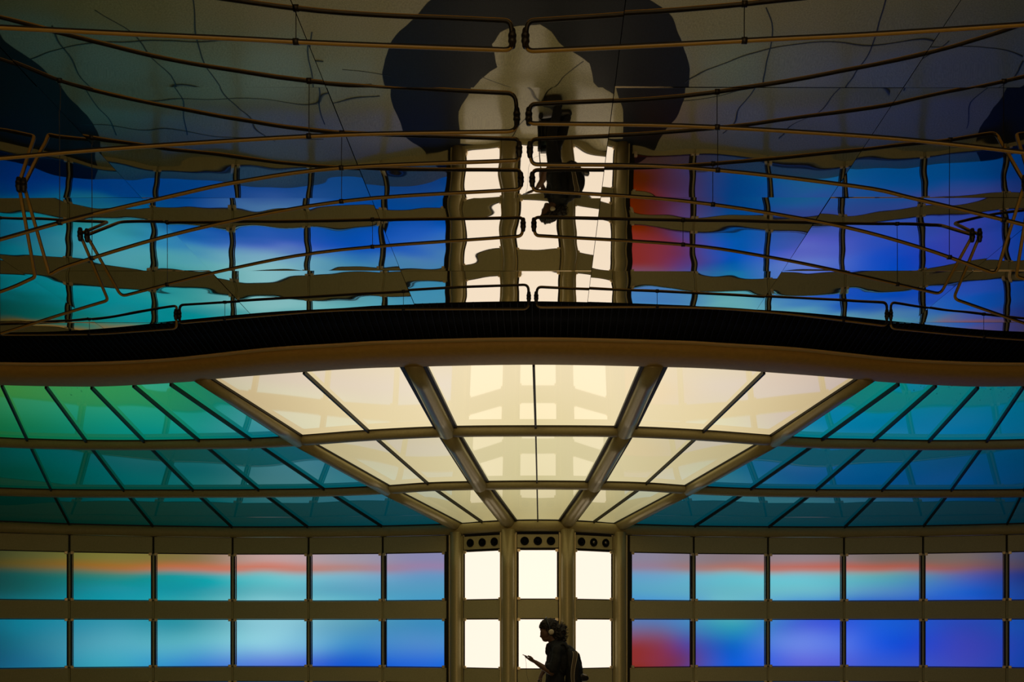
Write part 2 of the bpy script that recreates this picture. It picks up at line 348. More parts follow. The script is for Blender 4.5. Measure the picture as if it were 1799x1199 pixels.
# coloured light wall behind the panes
ZB = [160,134,118,104,73,45,12,-27,-66,-100,-133,-161,-195,-240]
TAB = {
 -60:[(30,28,10)]*1+[(30,30,14),(40,34,14),(10,40,38),(0,50,50),(0,60,70),(0,70,80),(0,60,75),(0,60,75),(0,60,85),(0,50,90),(0,40,90),(0,35,80),(0,30,70)],
 50:[(75,70,35),(85,78,38),(105,80,35),(30,85,75),(0,92,92),(0,115,125),(0,120,140),(25,112,132),(20,105,135),(0,125,150),(0,95,160),(0,60,150),(0,50,130),(0,40,110)],
 195:[(130,110,50),(135,112,50),(170,105,50),(70,128,110),(18,142,152),(20,150,160),(55,148,165),(85,165,180),(62,162,182),(50,145,165),(30,120,170),(0,80,170),(0,70,165),(0,60,150)],
 340:[(150,115,75),(155,115,75),(208,112,82),(60,152,152),(35,150,158),(70,170,170),(60,150,160),(100,178,190),(60,135,200),(10,100,205),(0,88,195),(0,80,180),(0,80,180),(0,75,165)],
 475:[(205,155,145),(210,155,145),(218,125,105),(130,190,190),(108,180,185),(150,205,208),(150,200,208),(152,203,217),(100,130,212),(40,105,220),(100,150,230),(70,115,212),(35,90,195),(30,85,180)],
 605:[(175,150,155),(180,150,155),(192,132,125),(140,175,190),(100,165,185),(115,188,198),(100,160,180),(75,145,195),(25,92,200),(8,95,215),(0,92,210),(20,90,190),(20,85,175),(20,80,165)],
 730:[(150,135,165),(152,135,165),(165,130,160),(120,150,185),(90,155,185),(78,155,192),(70,140,180),(85,138,195),(45,105,208),(10,92,212),(0,90,205),(25,85,185),(20,75,170),(20,70,160)],
 860:[(150,135,165),(152,135,165),(165,130,160),(120,150,185),(90,155,185),(78,155,192),(70,140,180),(85,138,195),(45,105,208),(10,92,212),(0,90,205),(25,85,185),(20,75,170),(20,70,160)],
 1080:[(150,130,145),(152,130,145),(160,128,145),(115,155,188),(95,160,188),(85,140,200),(110,118,160),(150,66,84),(150,52,62),(135,46,50),(130,45,48),(110,38,40),(95,40,58),(60,50,140)],
 1150:[(150,130,145),(152,130,145),(160,128,145),(120,160,190),(100,165,190),(80,140,205),(100,116,165),(145,62,84),(148,48,60),(130,44,48),(130,44,48),(105,36,38),(95,40,58),(60,50,140)],
 1205:[(150,125,130),(152,125,130),(170,125,125),(120,170,190),(105,170,190),(90,150,200),(80,130,180),(95,75,150),(115,55,110),(100,70,150),(110,75,150),(90,60,120),(80,60,120),(40,50,140)],
 1285:[(150,118,118),(152,118,118),(190,122,108),(122,185,192),(112,182,190),(118,185,195),(60,158,175),(5,105,192),(0,92,208),(0,102,212),(0,92,192),(0,80,180),(0,85,180),(0,70,160)],
 1415:[(160,128,128),(165,128,128),(205,112,98),(130,188,195),(115,182,195),(65,125,205),(70,95,205),(112,132,222),(100,102,212),(75,98,205),(68,85,190),(50,105,205),(30,115,190),(10,100,175)],
 1555:[(130,103,93),(135,103,93),(192,98,82),(110,160,162),(85,135,185),(20,82,192),(18,90,205),(20,82,212),(50,85,202),(60,92,205),(60,85,190),(20,95,195),(0,95,185),(0,90,170)],
 1695:[(120,98,92),(125,98,92),(145,88,92),(95,95,155),(28,92,190),(42,80,185),(40,68,170),(58,64,172),(62,68,175),(55,75,185),(72,82,185),(25,85,185),(0,85,175),(0,75,160)],
 1790:[(75,70,95),(75,70,95),(80,62,85),(40,52,120),(18,62,140),(10,62,150),(12,72,160),(12,62,160),(12,62,160),(25,55,150),(40,60,150),(15,60,150),(0,60,140),(0,55,130)],
 1900:[(40,35,50),(40,35,50),(40,32,45),(22,30,70),(10,35,80),(8,38,90),(8,42,100),(8,40,100),(8,40,100),(12,38,95),(20,40,95),(8,40,95),(0,38,90),(0,35,85)]}
XS = sorted(TAB)
def lightcol(xi, Z):
    a = None
    cols = []
    for x in XS:
        t = [(-z, tuple(map(float, s2l(c)))) for z, c in zip(ZB, TAB[x])]
        cols.append((x, t))
    return cols
COLT = {x: [(-z, tuple(s2l(c))) for z, c in zip(ZB, TAB[x])] for x in XS}
def field(xi, Z):
    col = [(x, crom(COLT[x], -Z)) for x in XS]
    c = crom(col, xi); return tuple(max(0, min(1, v)) for v in c)
LIT = .95
for sg, side in ((-1,'left'),(1,'right')):
    bm = bmesh.new(); cols = []; nx, nz = 110, 64; vs = []
    for i in range(nx+1):
        X = sg*lerp(150, 1270, i/nx); d = crom(WALL, X)+76/F; xi = CX+(X-CAMX)/d
        # smooth wobble keeps the seams between hues irregular, as light from bent tubes is
        row = []
        for j in range(nz+1):
            Z = lerp(-245, 160, j/nz)
            row.append(bm.verts.new(W(X, d, Z)))
            q = Vector((X*.012, Z*.018, 3.1*sg))
            wx = noise.noise(q)*13; wz = noise.noise(q+Vector((9,4,2)))*4
            c = field(xi+wx, Z+wz); t = min(1,max(0,(-70-Z)/40)); g = LIT*(1-.3*t); cols.append((c[0]*g*.93, c[1]*g*1.14, c[2]*g*(1.24-.2*t)))
        vs.append(row)
    for i in range(nx):
        for j in range(nz): bm.faces.new((vs[i][j],vs[i+1][j],vs[i+1][j+1],vs[i][j+1]))
    me = bpy.data.meshes.new('light_wall'); bm.to_mesh(me); bm.free(); colattr(me, cols); me.materials.append(M['lightbox']); me.shade_smooth()
    o = bpy.data.objects.new('light_wall', me); COL.objects.link(o)
    tag(o, f'glowing bank of coloured light behind the panes on the {side} of the white bay', 'light', None)

# unseen facing side of the tunnel, its amber and cream glow chosen as warm fill
wf = tag(empty('wall_front', W(0,-.175,ZF)), kind='structure')
M['opp_cream'] = mat('cream_fill_panel', (.3,.28,.22), .3, emis=(1,.72,.38), es=1.5)
M['opp_amber'] = mat('amber_fill_panel', (.3,.2,.1), .3, emis=(1,.60,.22), es=.22)
for i in range(-9, 10):
    for z0, z1 in ((-184,-99),(-69,17),(54,139),(160,300)):
        bm = bmesh.new(); wallbox(bm, (i*141-65,-.175), (i*141+65,-.175), z0, z1, 0, 2)
        o = obj('pane', bm, M['opp_cream'] if abs(i) < 2 else M['opp_amber']); o.parent = wf; o.matrix_parent_inverse = Matrix.Translation(-wf.location)
bm = bmesh.new(); wallbox(bm, (-1400,-.18), (1400,-.18), ZF, ZM, -8, -2)
o = obj('backing', bm, M['spandrel']); o.parent = wf; o.matrix_parent_inverse = Matrix.Translation(-wf.location)

# pilasters (half-round columns standing on the floor)
for X, lab in ((-148,'rounded olive pilaster left of all three white panels'),(-52,'rounded olive pilaster between left and middle white panels'),(52,'rounded olive pilaster between middle and right white panels'),(148,'rounded olive pilaster right of all three white panels')):
    c = W(X, crom(WALL, X), ZF); r = empty('pilaster', c); tag(r, lab, 'pilaster', 'pilasters of the centre bay')
    rad = 12.0 if abs(X) > 100 else 12.6
    bm = bmesh.new(); tube(bm, [c+Vector((0,0,z*K)) for z in (0, 100, 200, 300, 372)], rad*K, 24)
    o = obj('shaft', bm, M['pilaster'], smooth=True); o.parent = r; o.matrix_parent_inverse = Matrix.Translation(-c)
    for s in (-1, 1):
        bm = bmesh.new(); box(bm, c+Vector((s*(rad+1.2)*K, 1.0*K, 184*K)), (2.2*K, 5*K, 366*K))
        o = obj('flange', bm, M['pilaster']); o.parent = r; o.matrix_parent_inverse = Matrix.Translation(-c)

# ------------------------------------------------------------------ canopy
can = empty('glass_canopy', W(0,1.0,ZW)); tag(can, 'vaulted canopy of backlit glass, cream in the middle, green and teal at the sides', 'canopy')
CANL = {  # colour of each row (bottom v=0 .. top v=3) by side and node number
 -1: {3:[(0,78,92),(0,78,92),(0,90,110),(0,95,115),(0,110,135),(20,140,105)],
      4:[(0,70,80),(0,75,82),(0,92,100),(0,95,105),(0,118,125),(32,150,98)],
      5:[(0,62,66),(0,68,70),(0,84,84),(0,84,84),(0,128,112),(45,160,95)],
      6:[(0,56,54),(0,62,58),(0,78,72),(0,76,68),(0,126,104),(52,160,90)],
      7:[(0,50,42),(0,56,48),(0,74,62),(0,72,58),(8,122,88),(58,152,80)],
      8:[(0,42,32),(0,48,38),(0,66,50),(0,68,46),(12,114,70),(62,145,66)],
      9:[(0,34,24),(0,40,30),(0,52,36),(8,54,30),(20,96,42),(50,118,35)],
      10:[(0,26,18),(0,30,20),(0,40,26),(5,42,20),(14,70,30),(36,90,25)]},
 1: {3:[(0,72,84),(0,76,90),(0,90,115),(0,92,112),(0,128,148),(0,138,128)],
     4:[(0,68,80),(0,74,88),(0,88,112),(0,92,112),(0,128,145),(0,138,130)],
     5:[(0,64,76),(0,70,84),(0,84,112),(0,90,108),(0,122,142),(0,132,130)],
     6:[(0,58,72),(0,64,78),(0,78,110),(0,84,102),(0,116,140),(0,124,128)],
     7:[(0,52,66),(0,58,72),(0,70,104),(0,76,94),(0,108,136),(0,112,124)],
     8:[(0,46,60),(0,50,66),(0,62,94),(0,66,86),(0,98,128),(0,100,118)],
     9:[(0,38,52),(0,42,56),(0,52,82),(0,56,76),(0,84,114),(0,86,106)],
     10:[(0,30,40),(0,32,44),(0,42,64),(0,44,60),(0,64,88),(0,66,82)]}}
CREAM = {0:[(178,166,118),(196,184,136),(206,194,146),(216,204,158),(224,208,160),(238,220,178)],
         1:[(170,156,108),(190,178,130),(212,200,156),(216,202,158),(234,216,172),(238,220,180)],
         2:[(164,152,106),(182,172,128),(206,192,148),(200,186,142),(226,208,162),(222,202,158)],
         3:[(156,146,104),(168,160,120),(192,182,142),(182,168,126),(204,184,140),(190,168,126)]}
def ccol(s, v, zone):
    sg = -1 if s < 0 else 1; a = abs(s)
    T = CREAM if zone == 'c' else CANL[sg]
    if zone == 'c': a = min(a, 3)
    else: a = max(a, 3)
    i = min(int(a), max(T)-1); t = a-i
    l = min(int(v), 2); u = v-l
    c = []
    for q in range(3):
        lo = lerp(T[i][2*l][q], T[i+1][2*l][q], t); hi = lerp(T[i][2*l+1][q], T[i+1][2*l+1][q], t)
        c.append(lerp(lo, hi, u*u*(3-2*u)))
    k = 1.0 if zone == 'c' else (.86, .84, .80)[2-l]
    return tuple(x*k*k for x in s2l(c))
EDGEM = .10
def paneobj(s0, s1, l):
    zone = 'c' if abs(s0+s1)/2 < 3 else 'o'
    nx, ny = 10, 8; bm = bmesh.new(); vs = []; cols = []; ss, vv = [], []
    for i in range(nx+1):
        for j in range(ny+1):
            s = lerp(s0, s1, i/nx); v = l + lerp(.0, 1.0, j/ny); v = min(v, l+.9999)
            bm.verts.new(CP(s, v, 3.0)); cols.append(ccol(s, v, zone))
    bm.verts.ensure_lookup_table(); V = bm.verts
    for i in range(nx):
        for j in range(ny):
            a = i*(ny+1)+j; bm.faces.new((V[a], V[a+1], V[a+ny+2], V[a+ny+1]))
    me = bpy.data.meshes.new('glass_pane'); bm.to_mesh(me); bm.free(); colattr(me, cols); me.materials.append(M['canopyglass']); me.shade_smooth()
    o = bpy.data.objects.new('glass_pane', me); COL.objects.link(o); o.parent = can; o.matrix_parent_inverse = Matrix.Translation(-can.location)
    row = ['lowest','middle','top'][l]
    o['label'] = (f'cream glass pane, {row} row' if zone == 'c' else f"{'green-teal' if s0 < 0 else 'blue-teal'} glass pane, {row} row")
bounds = [-10,-9,-8,-7,-6,-5,-4,-3,-2,-1,0,1,2,3,4,5,6,7,8,9,10]
for l in range(3):
    for a, b in zip(bounds[:-1], bounds[1:]): paneobj(a, b, l)
def cpart(name, bm, m, smooth=True):
    o = obj(name, bm, m, smooth=smooth); o.parent = can; o.matrix_parent_inverse = Matrix.Translation(-can.location); return o
# cross beams
for l, r, dz in ((1, 9.2, 1.0), (2, 10.2, 1.0)):
    for s0, s1 in ((-10,-3),(-3,-1),(-1,1),(1,3),(3,10)):
        n = int((s1-s0)*6); bm = bmesh.new()
        pr = [(1.15*math.cos(a), math.sin(a)) for a in [2*math.pi*k/16 for k in range(16)]]
        tube(bm, [CP(lerp(s0,s1,k/n), l, dz) for k in range(n+1)], r*K, prof=pr); cpart('cross_beam', bm, M['struct'])
        bm = bmesh.new()    # thin trim where glass meets the beam
        tube(bm, [CP(lerp(s0,s1,k/n), l-.07, 1.0) for k in range(n+1)], K, prof=[(-1,-.8),(1,-.8),(1,.8),(-1,.8)]); cpart('glazing_trim', bm, M['dark'], False)
        bm = bmesh.new(); tube(bm, [CP(lerp(s0,s1,k/n), l+.06, 1.0) for k in range(n+1)], K, prof=[(-1,-.8),(1,-.8),(1,.8),(-1,.8)]); cpart('glazing_trim', bm, M['dark'], False)
# radial ribs
for s in (-3,-1,1,3):
    r = 10.5 if abs(s) == 3 else 11.5
    for l in range(3):
        bm = bmesh.new(); pts = [CP(s, l+min(t, .9999), -1.5+(5*t if l == 2 else 0)) for t in (0,.25,.5,.75,1)]; low = [CP(s, l+min(t, .9999), -1.5) for t in (0,.25,.5,.75,1)]
        pr = [(math.cos(a), .95*math.sin(a)) for a in [2*math.pi*k/20 for k in range(20)]]
        tube(bm, pts, [r*K*(1.06-.0*l)]*5, prof=pr); cpart('rib', bm, M['pilaster'])
        if abs(s) == 1:
            for e in (-1, 1):
                bm = bmesh.new(); P = [p+Vector((e*(r+2.6)*K,0,2.5*K)) for p in low]
                tube(bm, P, K, prof=[(-2.4,-2.2),(2.4,-2.2),(2.4,2),(-2.4,2)]); cpart('rib_flange', bm, M['dark'], False)
        else:
            for e in (-1, 1):
                bm = bmesh.new(); P = [p+Vector((e*(r+1.6)*K,0,2.5*K)) for p in low]
                tube(bm, P, K, prof=[(-1.4,-1.6),(1.4,-1.6),(1.4,1.5),(-1.4,1.5)]); cpart('rib_flange', bm, M['dark'], False)
    for l in (1, 2):
        bm = bmesh.new(); p = CP(s, l, -8.5); tube(bm, [p, p+Vector((0,0,-3*K)), p+Vector((0,0,-3.6*K))], [3.8*K,3.4*K,2.4*K], 16); cpart('joint_cap', bm, M['steel'])
# thin radial glazing bars
for s in range(-9, 10):
    if abs(s) in (1,3): continue
    for l in range(3):
        bm = bmesh.new(); pts = [CP(s, l+min(t, .9999), 0) for t in (0.02,.33,.66,.98)]; q = (1.1,1.1,1.5)[l]
        tube(bm, pts, K, prof=[(-q,-2.4),(q,-2.4),(q,2.6),(-q,2.6)]); cpart('glazing_bar', bm, M['dark'], False)

# dirt lying on the glass, seen as dark flecks
rd = random.Random(9); bm = bmesh.new()
for s0, s1, v0, v1, n in ((4.6,7.6,2.72,2.97,90),(-6.9,-6.2,2.78,2.94,14),(6.8,9.2,2.55,2.95,50)):
    for k in range(n):
        p = CP(rd.uniform(s0,s1), 3-(3-v0)*rd.random()**1.6 if v1 > 2.9 else rd.uniform(v0,v1), 2.4); rr = rd.uniform(.25,.9)*K
        vs = [bm.verts.new(p+Vector((math.cos(a)*rr*rd.uniform(.6,1.5), math.sin(a)*rr*rd.uniform(.8,2.6), 0))) for a in (0,1.2,2.5,3.7,5)]
        bm.faces.new(vs)
o = cpart('dirt_flecks', bm, M['wire'], False); o['kind'] = 'stuff'

# ------------------------------------------------------------------ cove, rim and black grille
def sweep(name, prof, x0, x1, n, m, smooth=True):
    """prof(X) -> list of (d, Z)"""
    bm = bmesh.new(); rings = []
    for i in range(n+1):
        X = lerp(x0, x1, i/n); rings.append([bm.verts.new(W(X, d, z)) for d, z in prof(X)])
    for i in range(n):
        for k in range(len(rings[0])-1): bm.faces.new((rings[i][k],rings[i+1][k],rings[i+1][k+1],rings[i][k+1]))
    return obj(name, bm, m, smooth=smooth)
u = 1/F
def coveprof(X):
    r, c = crom(RIM, X), crom(COVE, X); g = c-r
    return [(r+14*u,330),(r+2*u,326.5),(r+3*u,325),(r+2*u,322),(r+.12*g,317.5),(r+.35*g,313.5),(r+.65*g,311.2),(c-1*u,311),(c+5*u,312.5),(c+8*u,316),(c+8*u,324),(c+3*u,330),(r+14*u,330)]
o = sweep('cove_moulding', coveprof, -1150, 1150, 180, M['cove']); tag(o, 'wide brown rounded cove beam snaking across between black grille and glass canopy', 'moulding')
def rimprof(X):
    r = crom(RIM, X); return [(r+1*u,324.4),(r-6*u,324.4),(r-6*u,326.6),(r+1*u,326.6),(r+1*u,324.4)]
o = sweep('cove_rim', rimprof, -1150, 1150, 180, M['rim'], False); tag(o, 'thin tan metal lip along the top of the brown cove beam', 'trim')
gr = empty('ceiling_grille', W(0,.6,326)); tag(gr, 'wavy black fin grille band between the mirror ceiling and the brown cove', 'grille')
def bandprof(X):
    r, e = crom(RIM, X), crom(EDGE, X); return [(e+4*u,345),(e+4*u,343),(lerp(e,r,.5)+4*u,337),(r+4*u,329.5),(r+2*u,325)]
o = sweep('grille_back', bandprof, -1150, 1150, 180, M['black']); o.parent = gr; o.matrix_parent_inverse = Matrix.Translation(-gr.location)
bm = bmesh.new(); X = -1140
while X < 1140:
    e, r = crom(EDGE, X), crom(RIM, X); e2, r2 = crom(EDGE, X+.8), crom(RIM, X+.8)
    hexa(bm, [W(X,e+5*u,341.2),W(X+.8,e2+5*u,341.2),W(X+.8,e2+5*u,343),W(X,e+5*u,343),W(X,r-u,326),W(X+.8,r2-u,326),W(X+.8,r2-u,330),W(X,r-u,330)])
    X += 7.7
o = obj('grille_fins', bm, mat('fin_black', (.004,.003,.002), .6, spec=.15)); o.parent = gr; o.matrix_parent_inverse = Matrix.Translation(-gr.location); o['kind'] = 'stuff'

# ------------------------------------------------------------------ mirror ceiling
ceil = tag(empty('ceiling', W(0,0,ZM)), kind='structure')
XSE = [58+182*k for k in range(-7, 8)]
YSE = [.635-.092*k for k in range(-1, 13)]
rt = random.Random(21)
for ix in range(len(XSE)-1):
    for iy in range(len(YSE)-1):
        y1, y0 = YSE[iy], YSE[iy+1]; x0, x1 = XSE[ix]+.25, XSE[ix+1]-.25
        xm = (x0+x1)/2; cy = (y0+y1)/2
        tx, ty = rt.gauss(0,.0030), rt.gauss(0,.0028)
        if max(crom(EDGE,x0),crom(EDGE,x1))+2*u < y0: continue
        bm = bmesh.new(); n = 12; vs = []
        for i in range(n+1):
            X = lerp(x0,x1,i/n); ymax = min(y1-.25*u, crom(EDGE,X)+2.5*u)
            ymax = max(ymax, y0+.5*u)
            for j in (0,1):
                d = (y0+.25*u, ymax)[j]
                for th in (0, 1.2): vs.append(bm.verts.new(W(X, d, ZM+th+(X-xm)*tx*.8+(d-cy)*F*ty*.8)))
        for i in range(n):
            a = i*4; b = a+4
            bm.faces.new((vs[a],vs[b],vs[b+2],vs[a+2])); bm.faces.new((vs[a+1],vs[a+3],vs[b+3],vs[b+1]))
            bm.faces.new((vs[a],vs[a+1],vs[b+1],vs[b])); bm.faces.new((vs[a+2],vs[b+2],vs[b+3],vs[a+3]))
        bm.faces.new((vs[0],vs[2],vs[3],vs[1])); q = n*4; bm.faces.new((vs[q],vs[q+1],vs[q+3],vs[q+2]))
        o = obj('mirror_tile', bm, M['mirror']); o.parent = ceil; o.matrix_parent_inverse = Matrix.Translation(-ceil.location)
bm = bmesh.new(); box(bm, W(0,.2,ZM+8), (2500*K, .88*F*K, 4*K)); o = obj('ceiling_deck', bm, M['black']); o.parent = ceil; o.matrix_parent_inverse = Matrix.Translation(-ceil.location)

# ------------------------------------------------------------------ neon tubes
def tpt(x, yr, yv):
    R = (CY-yv)/(CY-yr); h = ZM*(R-1)/(R+1); Z = ZM-h; d = Z/(CY-yr); return W((x-CX)*d+CAMX, d, Z)
def kpt(x, y): d = ZM/(CY-y); return W((x-CX)*d+CAMX, d, ZM-.5)
TUBES = [
 ('first tube left of the gap, at the very top of the view', (900,67), [(897,88,36),(600,77,21),(417,68,0),(200,58,-32),(0,48,-62),(-200,38,-95)], None),
 ('first tube right of the gap, at the very top of the view', (923,67), [(927,90,36),(1200,77,18),(1370,68,0),(1533,60,-18),(1799,43,-55),(1980,32,-85)], None),
 ('second tube left of the gap from the top', (908,205), [(906,231,165),(600,237,147),(333,252,110),(150,265,70),(0,278,33),(-200,292,-15)], None),
 ('second tube right of the gap from the top', (929,205), [(932,217,184),(1200,221,168),(1500,238,120),(1660,252,83),(1799,268,42),(1950,284,0)], None),
 ('third tube left of the gap from the top', (912,263), [(911,282,244),(600,295,232),(417,320,209),(300,345,187),(133,384,150),(0,421,103),(-160,465,50)], None),
 ('third tube right of the gap from the top', (931,263), [(934,289,244),(1200,294,231),(1500,327,193),(1610,350,172),(1799,395,128),(1940,430,90)], None),
 ('fourth tube left of the gap, ending at a hanging leg', (915,315), [(914,333,298),(600,354,293),(333,405,266),(133,463,242),(87,483,234)], (42,325)),
 ('fourth tube right of the gap, ending at a hanging leg', (935,315), [(937,335,298),(1200,353,293),(1450,392,270),(1610,433,254),(1750,482,238)], (1800,322)),
 ('fifth tube left of the gap, sloping down to a bent leg', (919,395), [(917,415,382),(600,439,388),(417,470,389),(213,521,391)], (153,414)),
 ('fifth tube right of the gap, sloping down to a bent leg', (938,395), [(940,414,382),(1200,430,387),(1340,450,389),(1467,475,392),(1652,517,397)], (1708,414)),
 ('tube along the grille just left of the gap', (929,522), [(928,543,500),(780,543,507),(600,545,518),(450,556,527),(316,568,536)], (315,553)),
 ('tube along the grille just right of the gap', (942,522), [(944,540,504),(1200,540,514),(1367,550,522),(1558,573,532)], (1558,553)),
 ('tube at the far left edge with a hanging leg', (33,324), [(62,487,236),(0,513,225),(-150,560,205)], None),
 ('tube at the far right edge with a hanging leg', (1812,322), [(1785,486,238),(1850,505,228),(1950,530,215)], None),
 ('tube at left running down from the bent leg to the edge', (141,412), [(190,528,391),(117,550,386),(0,587,382),(-100,615,378)], None),
 ('tube at right running down from the bent leg to the edge', (1721,414), [(1675,525,394),(1799,568,372),(1900,600,360)], None),
 ('tube along the grille at the far left', (309,553), [(311,577,537),(230,583,551),(157,587,562),(0,588,570),(-120,586,572)], None),
 ('tube along the grille at the far right', (1565,553), [(1565,577,531),(1680,588,548),(1799,597,561),(1900,600,568)], None)]
for lab, k0, path, k1 in TUBES:
    P = [tpt(*q) for q in path]; a = kpt(*k0)
    T = [(i, tuple(p)) for i, p in enumerate(P)]; mid = [Vector(crom(T, i/5)) for i in range(5*(len(P)-1)+1)]
    pts = [a]+mid; e = None
    if k1: e = kpt(*k1); pts.append(e)
    r = empty('neon_tube', a); tag(r, 'unlit tan neon '+lab, 'neon tube', 'neon tubes under the mirror ceiling')
    rad = .0105
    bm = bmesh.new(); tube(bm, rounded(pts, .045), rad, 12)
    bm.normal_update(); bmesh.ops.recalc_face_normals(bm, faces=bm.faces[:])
    for f in bm.faces: f.material_index = 1 if f.normal.z > -.25 else 0      # upper side black as painted shade for the mirror images; risers black too
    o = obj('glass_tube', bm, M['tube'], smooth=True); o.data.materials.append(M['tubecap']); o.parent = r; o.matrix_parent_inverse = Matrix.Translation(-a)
    for q in [a]+([e] if e else []):
        bm = bmesh.new(); tube(bm, [q+Vector((0,0,.004)), q-Vector((0,0,.012)), q-Vector((0,0,.02)), q-Vector((0,0,.034)), q-Vector((0,0,.04))], [.017,.019,.015,.014,.011], 12)
        o = obj('end_cap', bm, M['tubecap'], smooth=True); o.parent = r; o.matrix_parent_inverse = Matrix.Translation(-a)
    L = 0; nxt = .9
    for i in range(1, len(mid)):
        L += (mid[i]-mid[i-1]).length
        if L > nxt and i < len(mid)-2:
            nxt = L+1.5; p = mid[i]; top = Vector((p.x, p.y, (ZM-ZF)*K))
            if top.z-p.z > .03:
                bm = bmesh.new(); tube(bm, [p, top], .0022, 5)
                o = obj('hanger_wire', bm, M['wire']); o.parent = r; o.matrix_parent_inverse = Matrix.Translation(-a)
                bm = bmesh.new(); tube(bm, [p+Vector((-.012,0,0)), p+Vector((.012,0,0))], rad*1.35, 8)
                o = obj('hanger_ring', bm, M['tubecap'], smooth=True); o.parent = r; o.matrix_parent_inverse = Matrix.Translation(-a)

# ------------------------------------------------------------------ person
PD = .942
def P(x, y, dy=0): p = W((x-CX)*PD+CAMX, PD, (CY-y)*PD); p.y += dy; return p
def Z(px, py, dy=0): return P(900+px/9.29, 1070+py/9.29, dy)     # coordinates read off the close-up
def sph(bm, c, r, sub=2):
    rr = r if isinstance(r, (tuple, list, Vector)) else (r, r, r)
    bmesh.ops.create_icosphere(bm, subdivisions=sub, radius=1, matrix=Matrix.Translation(c) @ Matrix.Diagonal((*rr, 1)))
def cap(bm, a, ra, b, rb):
    t = bmesh.new(); sph(t, a, ra); sph(t, b, rb)
    h = bmesh.ops.convex_hull(t, input=t.verts[:]); 
    junk = [g for g in h['geom_interior'] if isinstance(g, bmesh.types.BMVert)]
    if junk: bmesh.ops.delete(t, geom=junk, context='VERTS')
    me = bpy.data.meshes.new('t'); t.to_mesh(me); t.free(); bm.from_mesh(me); bpy.data.meshes.remove(me)
def chain(bm, L):
    for (a, ra), (b, rb) in zip(L[:-1], L[1:]): cap(bm, a, ra, b, rb)
def ell(bm, c, r, rot=0, sub=3):     # rot about y (profile tilt)
    bmesh.ops.create_icosphere(bm, subdivisions=sub, radius=1, matrix=Matrix.Translation(c) @ Matrix.Rotation(rot,4,'Y') @ Matrix.Diagonal((*r, 1)))
def remesh(name, bm, vox, m, parent=None, smooth_it=4, nz=0, nscale=30):
    me = bpy.data.meshes.new(name); bm.to_mesh(me); bm.free(); o = bpy.data.objects.new(name, me); COL.objects.link(o)
    md = o.modifiers.new('r','REMESH'); md.mode = 'VOXEL'; md.voxel_size = vox
    sm = o.modifiers.new('s','SMOOTH'); sm.iterations = smooth_it; sm.factor = .5
    dg = bpy.context.evaluated_depsgraph_get(); dg.update()
    new = bpy.data.meshes.new_from_object(o.evaluated_get(dg)); bpy.data.objects.remove(o)
    if nz:
        bm = bmesh.new(); bm.from_mesh(new); bm.normal_update()
        for v in bm.verts: v.co += v.normal*nz*(noise.noise(v.co*nscale)+.6*noise.noise(v.co*nscale*2.3))
        bm.to_mesh(new); bm.free()
    new.materials.clear(); new.materials.append(m); new.shade_smooth()
    q = bpy.data.objects.new(name, new); COL.objects.link(q)
    if parent: q.parent = parent; q.matrix_parent_inverse = Matrix.Translation(-parent.location)
    return q
foot = W(Z(700,0).x/K, PD, ZF); foot = Vector((Z(700,0).x, PD*F*K, 0))
per = empty('person', foot); tag(per, 'person with curly tied-back hair and dark clothes, head bent over a phone', 'person')
cx = foot.x; py = foot.y
def q(x, z, dy=0): return Vector((cx+x, py+dy, z))
headc = Z(585,345)
bm = bmesh.new()
# skull, face and jaw, tipped forward
ell(bm, Z(600,320), (.098,.074,.098)); ell(bm, Z(545,395), (.070,.062,.098), rot=.18)
ell(bm, Z(548,480), (.052,.048,.050)); ell(bm, Z(530,515), (.028,.028,.020))
cap(bm, Z(478,390), .011, Z(463,455), .012); sph(bm, Z(462,458), (.012,.014,.010)); sph(bm, Z(490,448), (.016,.018,.012))
ell(bm, Z(500,492), (.016,.022,.008)); ell(bm, Z(504,508), (.014,.020,.008)); ell(bm, Z(470,345), (.018,.045,.012))
for s in (-1,1): ell(bm, Z(640,395,s*.073), (.018,.010,.032)); sph(bm, Z(492,385,s*.030), .014)
# neck, torso
chain(bm, [(Z(620,470), .052), (Z(690,570), .056)])
shz = Z(720,640).z
chain(bm, [(Z(700,600), .075), (Z(720,720), .105), (Z(710,860), .105), (Z(700,1010), .098), (q(.0,.90), .105)])
for s in (-1,1):
    chain(bm, [(Z(690,610,s*.03), .06), (Z(730,660,s*.155), .056)])
    chain(bm, [(Z(715,760,s*.07), .085), (Z(705,950,s*.06), .08), (q(.0,.90,s*.07), .09)])
    # legs
    fx = -.05 if s < 0 else .09
    chain(bm, [(q(0,.88,s*.085), .088), (q(-.02+fx*.5,.50,s*.09), .058), (q(fx+.02,.30,s*.095), .055), (q(fx+.04,.09,s*.095), .040)])
    chain(bm, [(q(fx+.06,.05,s*.095), .036), (q(fx-.03,.045,s*.095), .036), (q(fx-.11,.03,s*.1), .028)])
# near arm (holding the phone): shoulder, elbow, wrist
wr = Z(385,868,-.14)
chain(bm, [(Z(735,665,-.165), .050), (Z(700,850,-.205), .043), (Z(640,1030,-.21), .038)])
chain(bm, [(Z(640,1030,-.21), .042), (Z(520,960,-.18), .038), (wr, .026)])
# palm and fingers under the phone
pc = Z(315,832,-.13)
cap(bm, wr, .022, pc, .024); ell(bm, Z(305,828,-.13), (.046,.038,.020), rot=.42)
for k, (dy, ln) in enumerate(((-.028,.92),(-.010,1.04),(.009,1.0),(.026,.8))):
    a = Z(275,818,-.13+dy); b = Z(275-42*ln,795,-.13+dy*1.05); c = Z(275-66*ln,762,-.13+dy)
    chain(bm, [(a,.0100),(b,.0088),(c,.0072)])
chain(bm, [(Z(335,812,-.165),.013),(Z(300,778,-.166),.0105),(Z(262,765,-.150),.0085)])
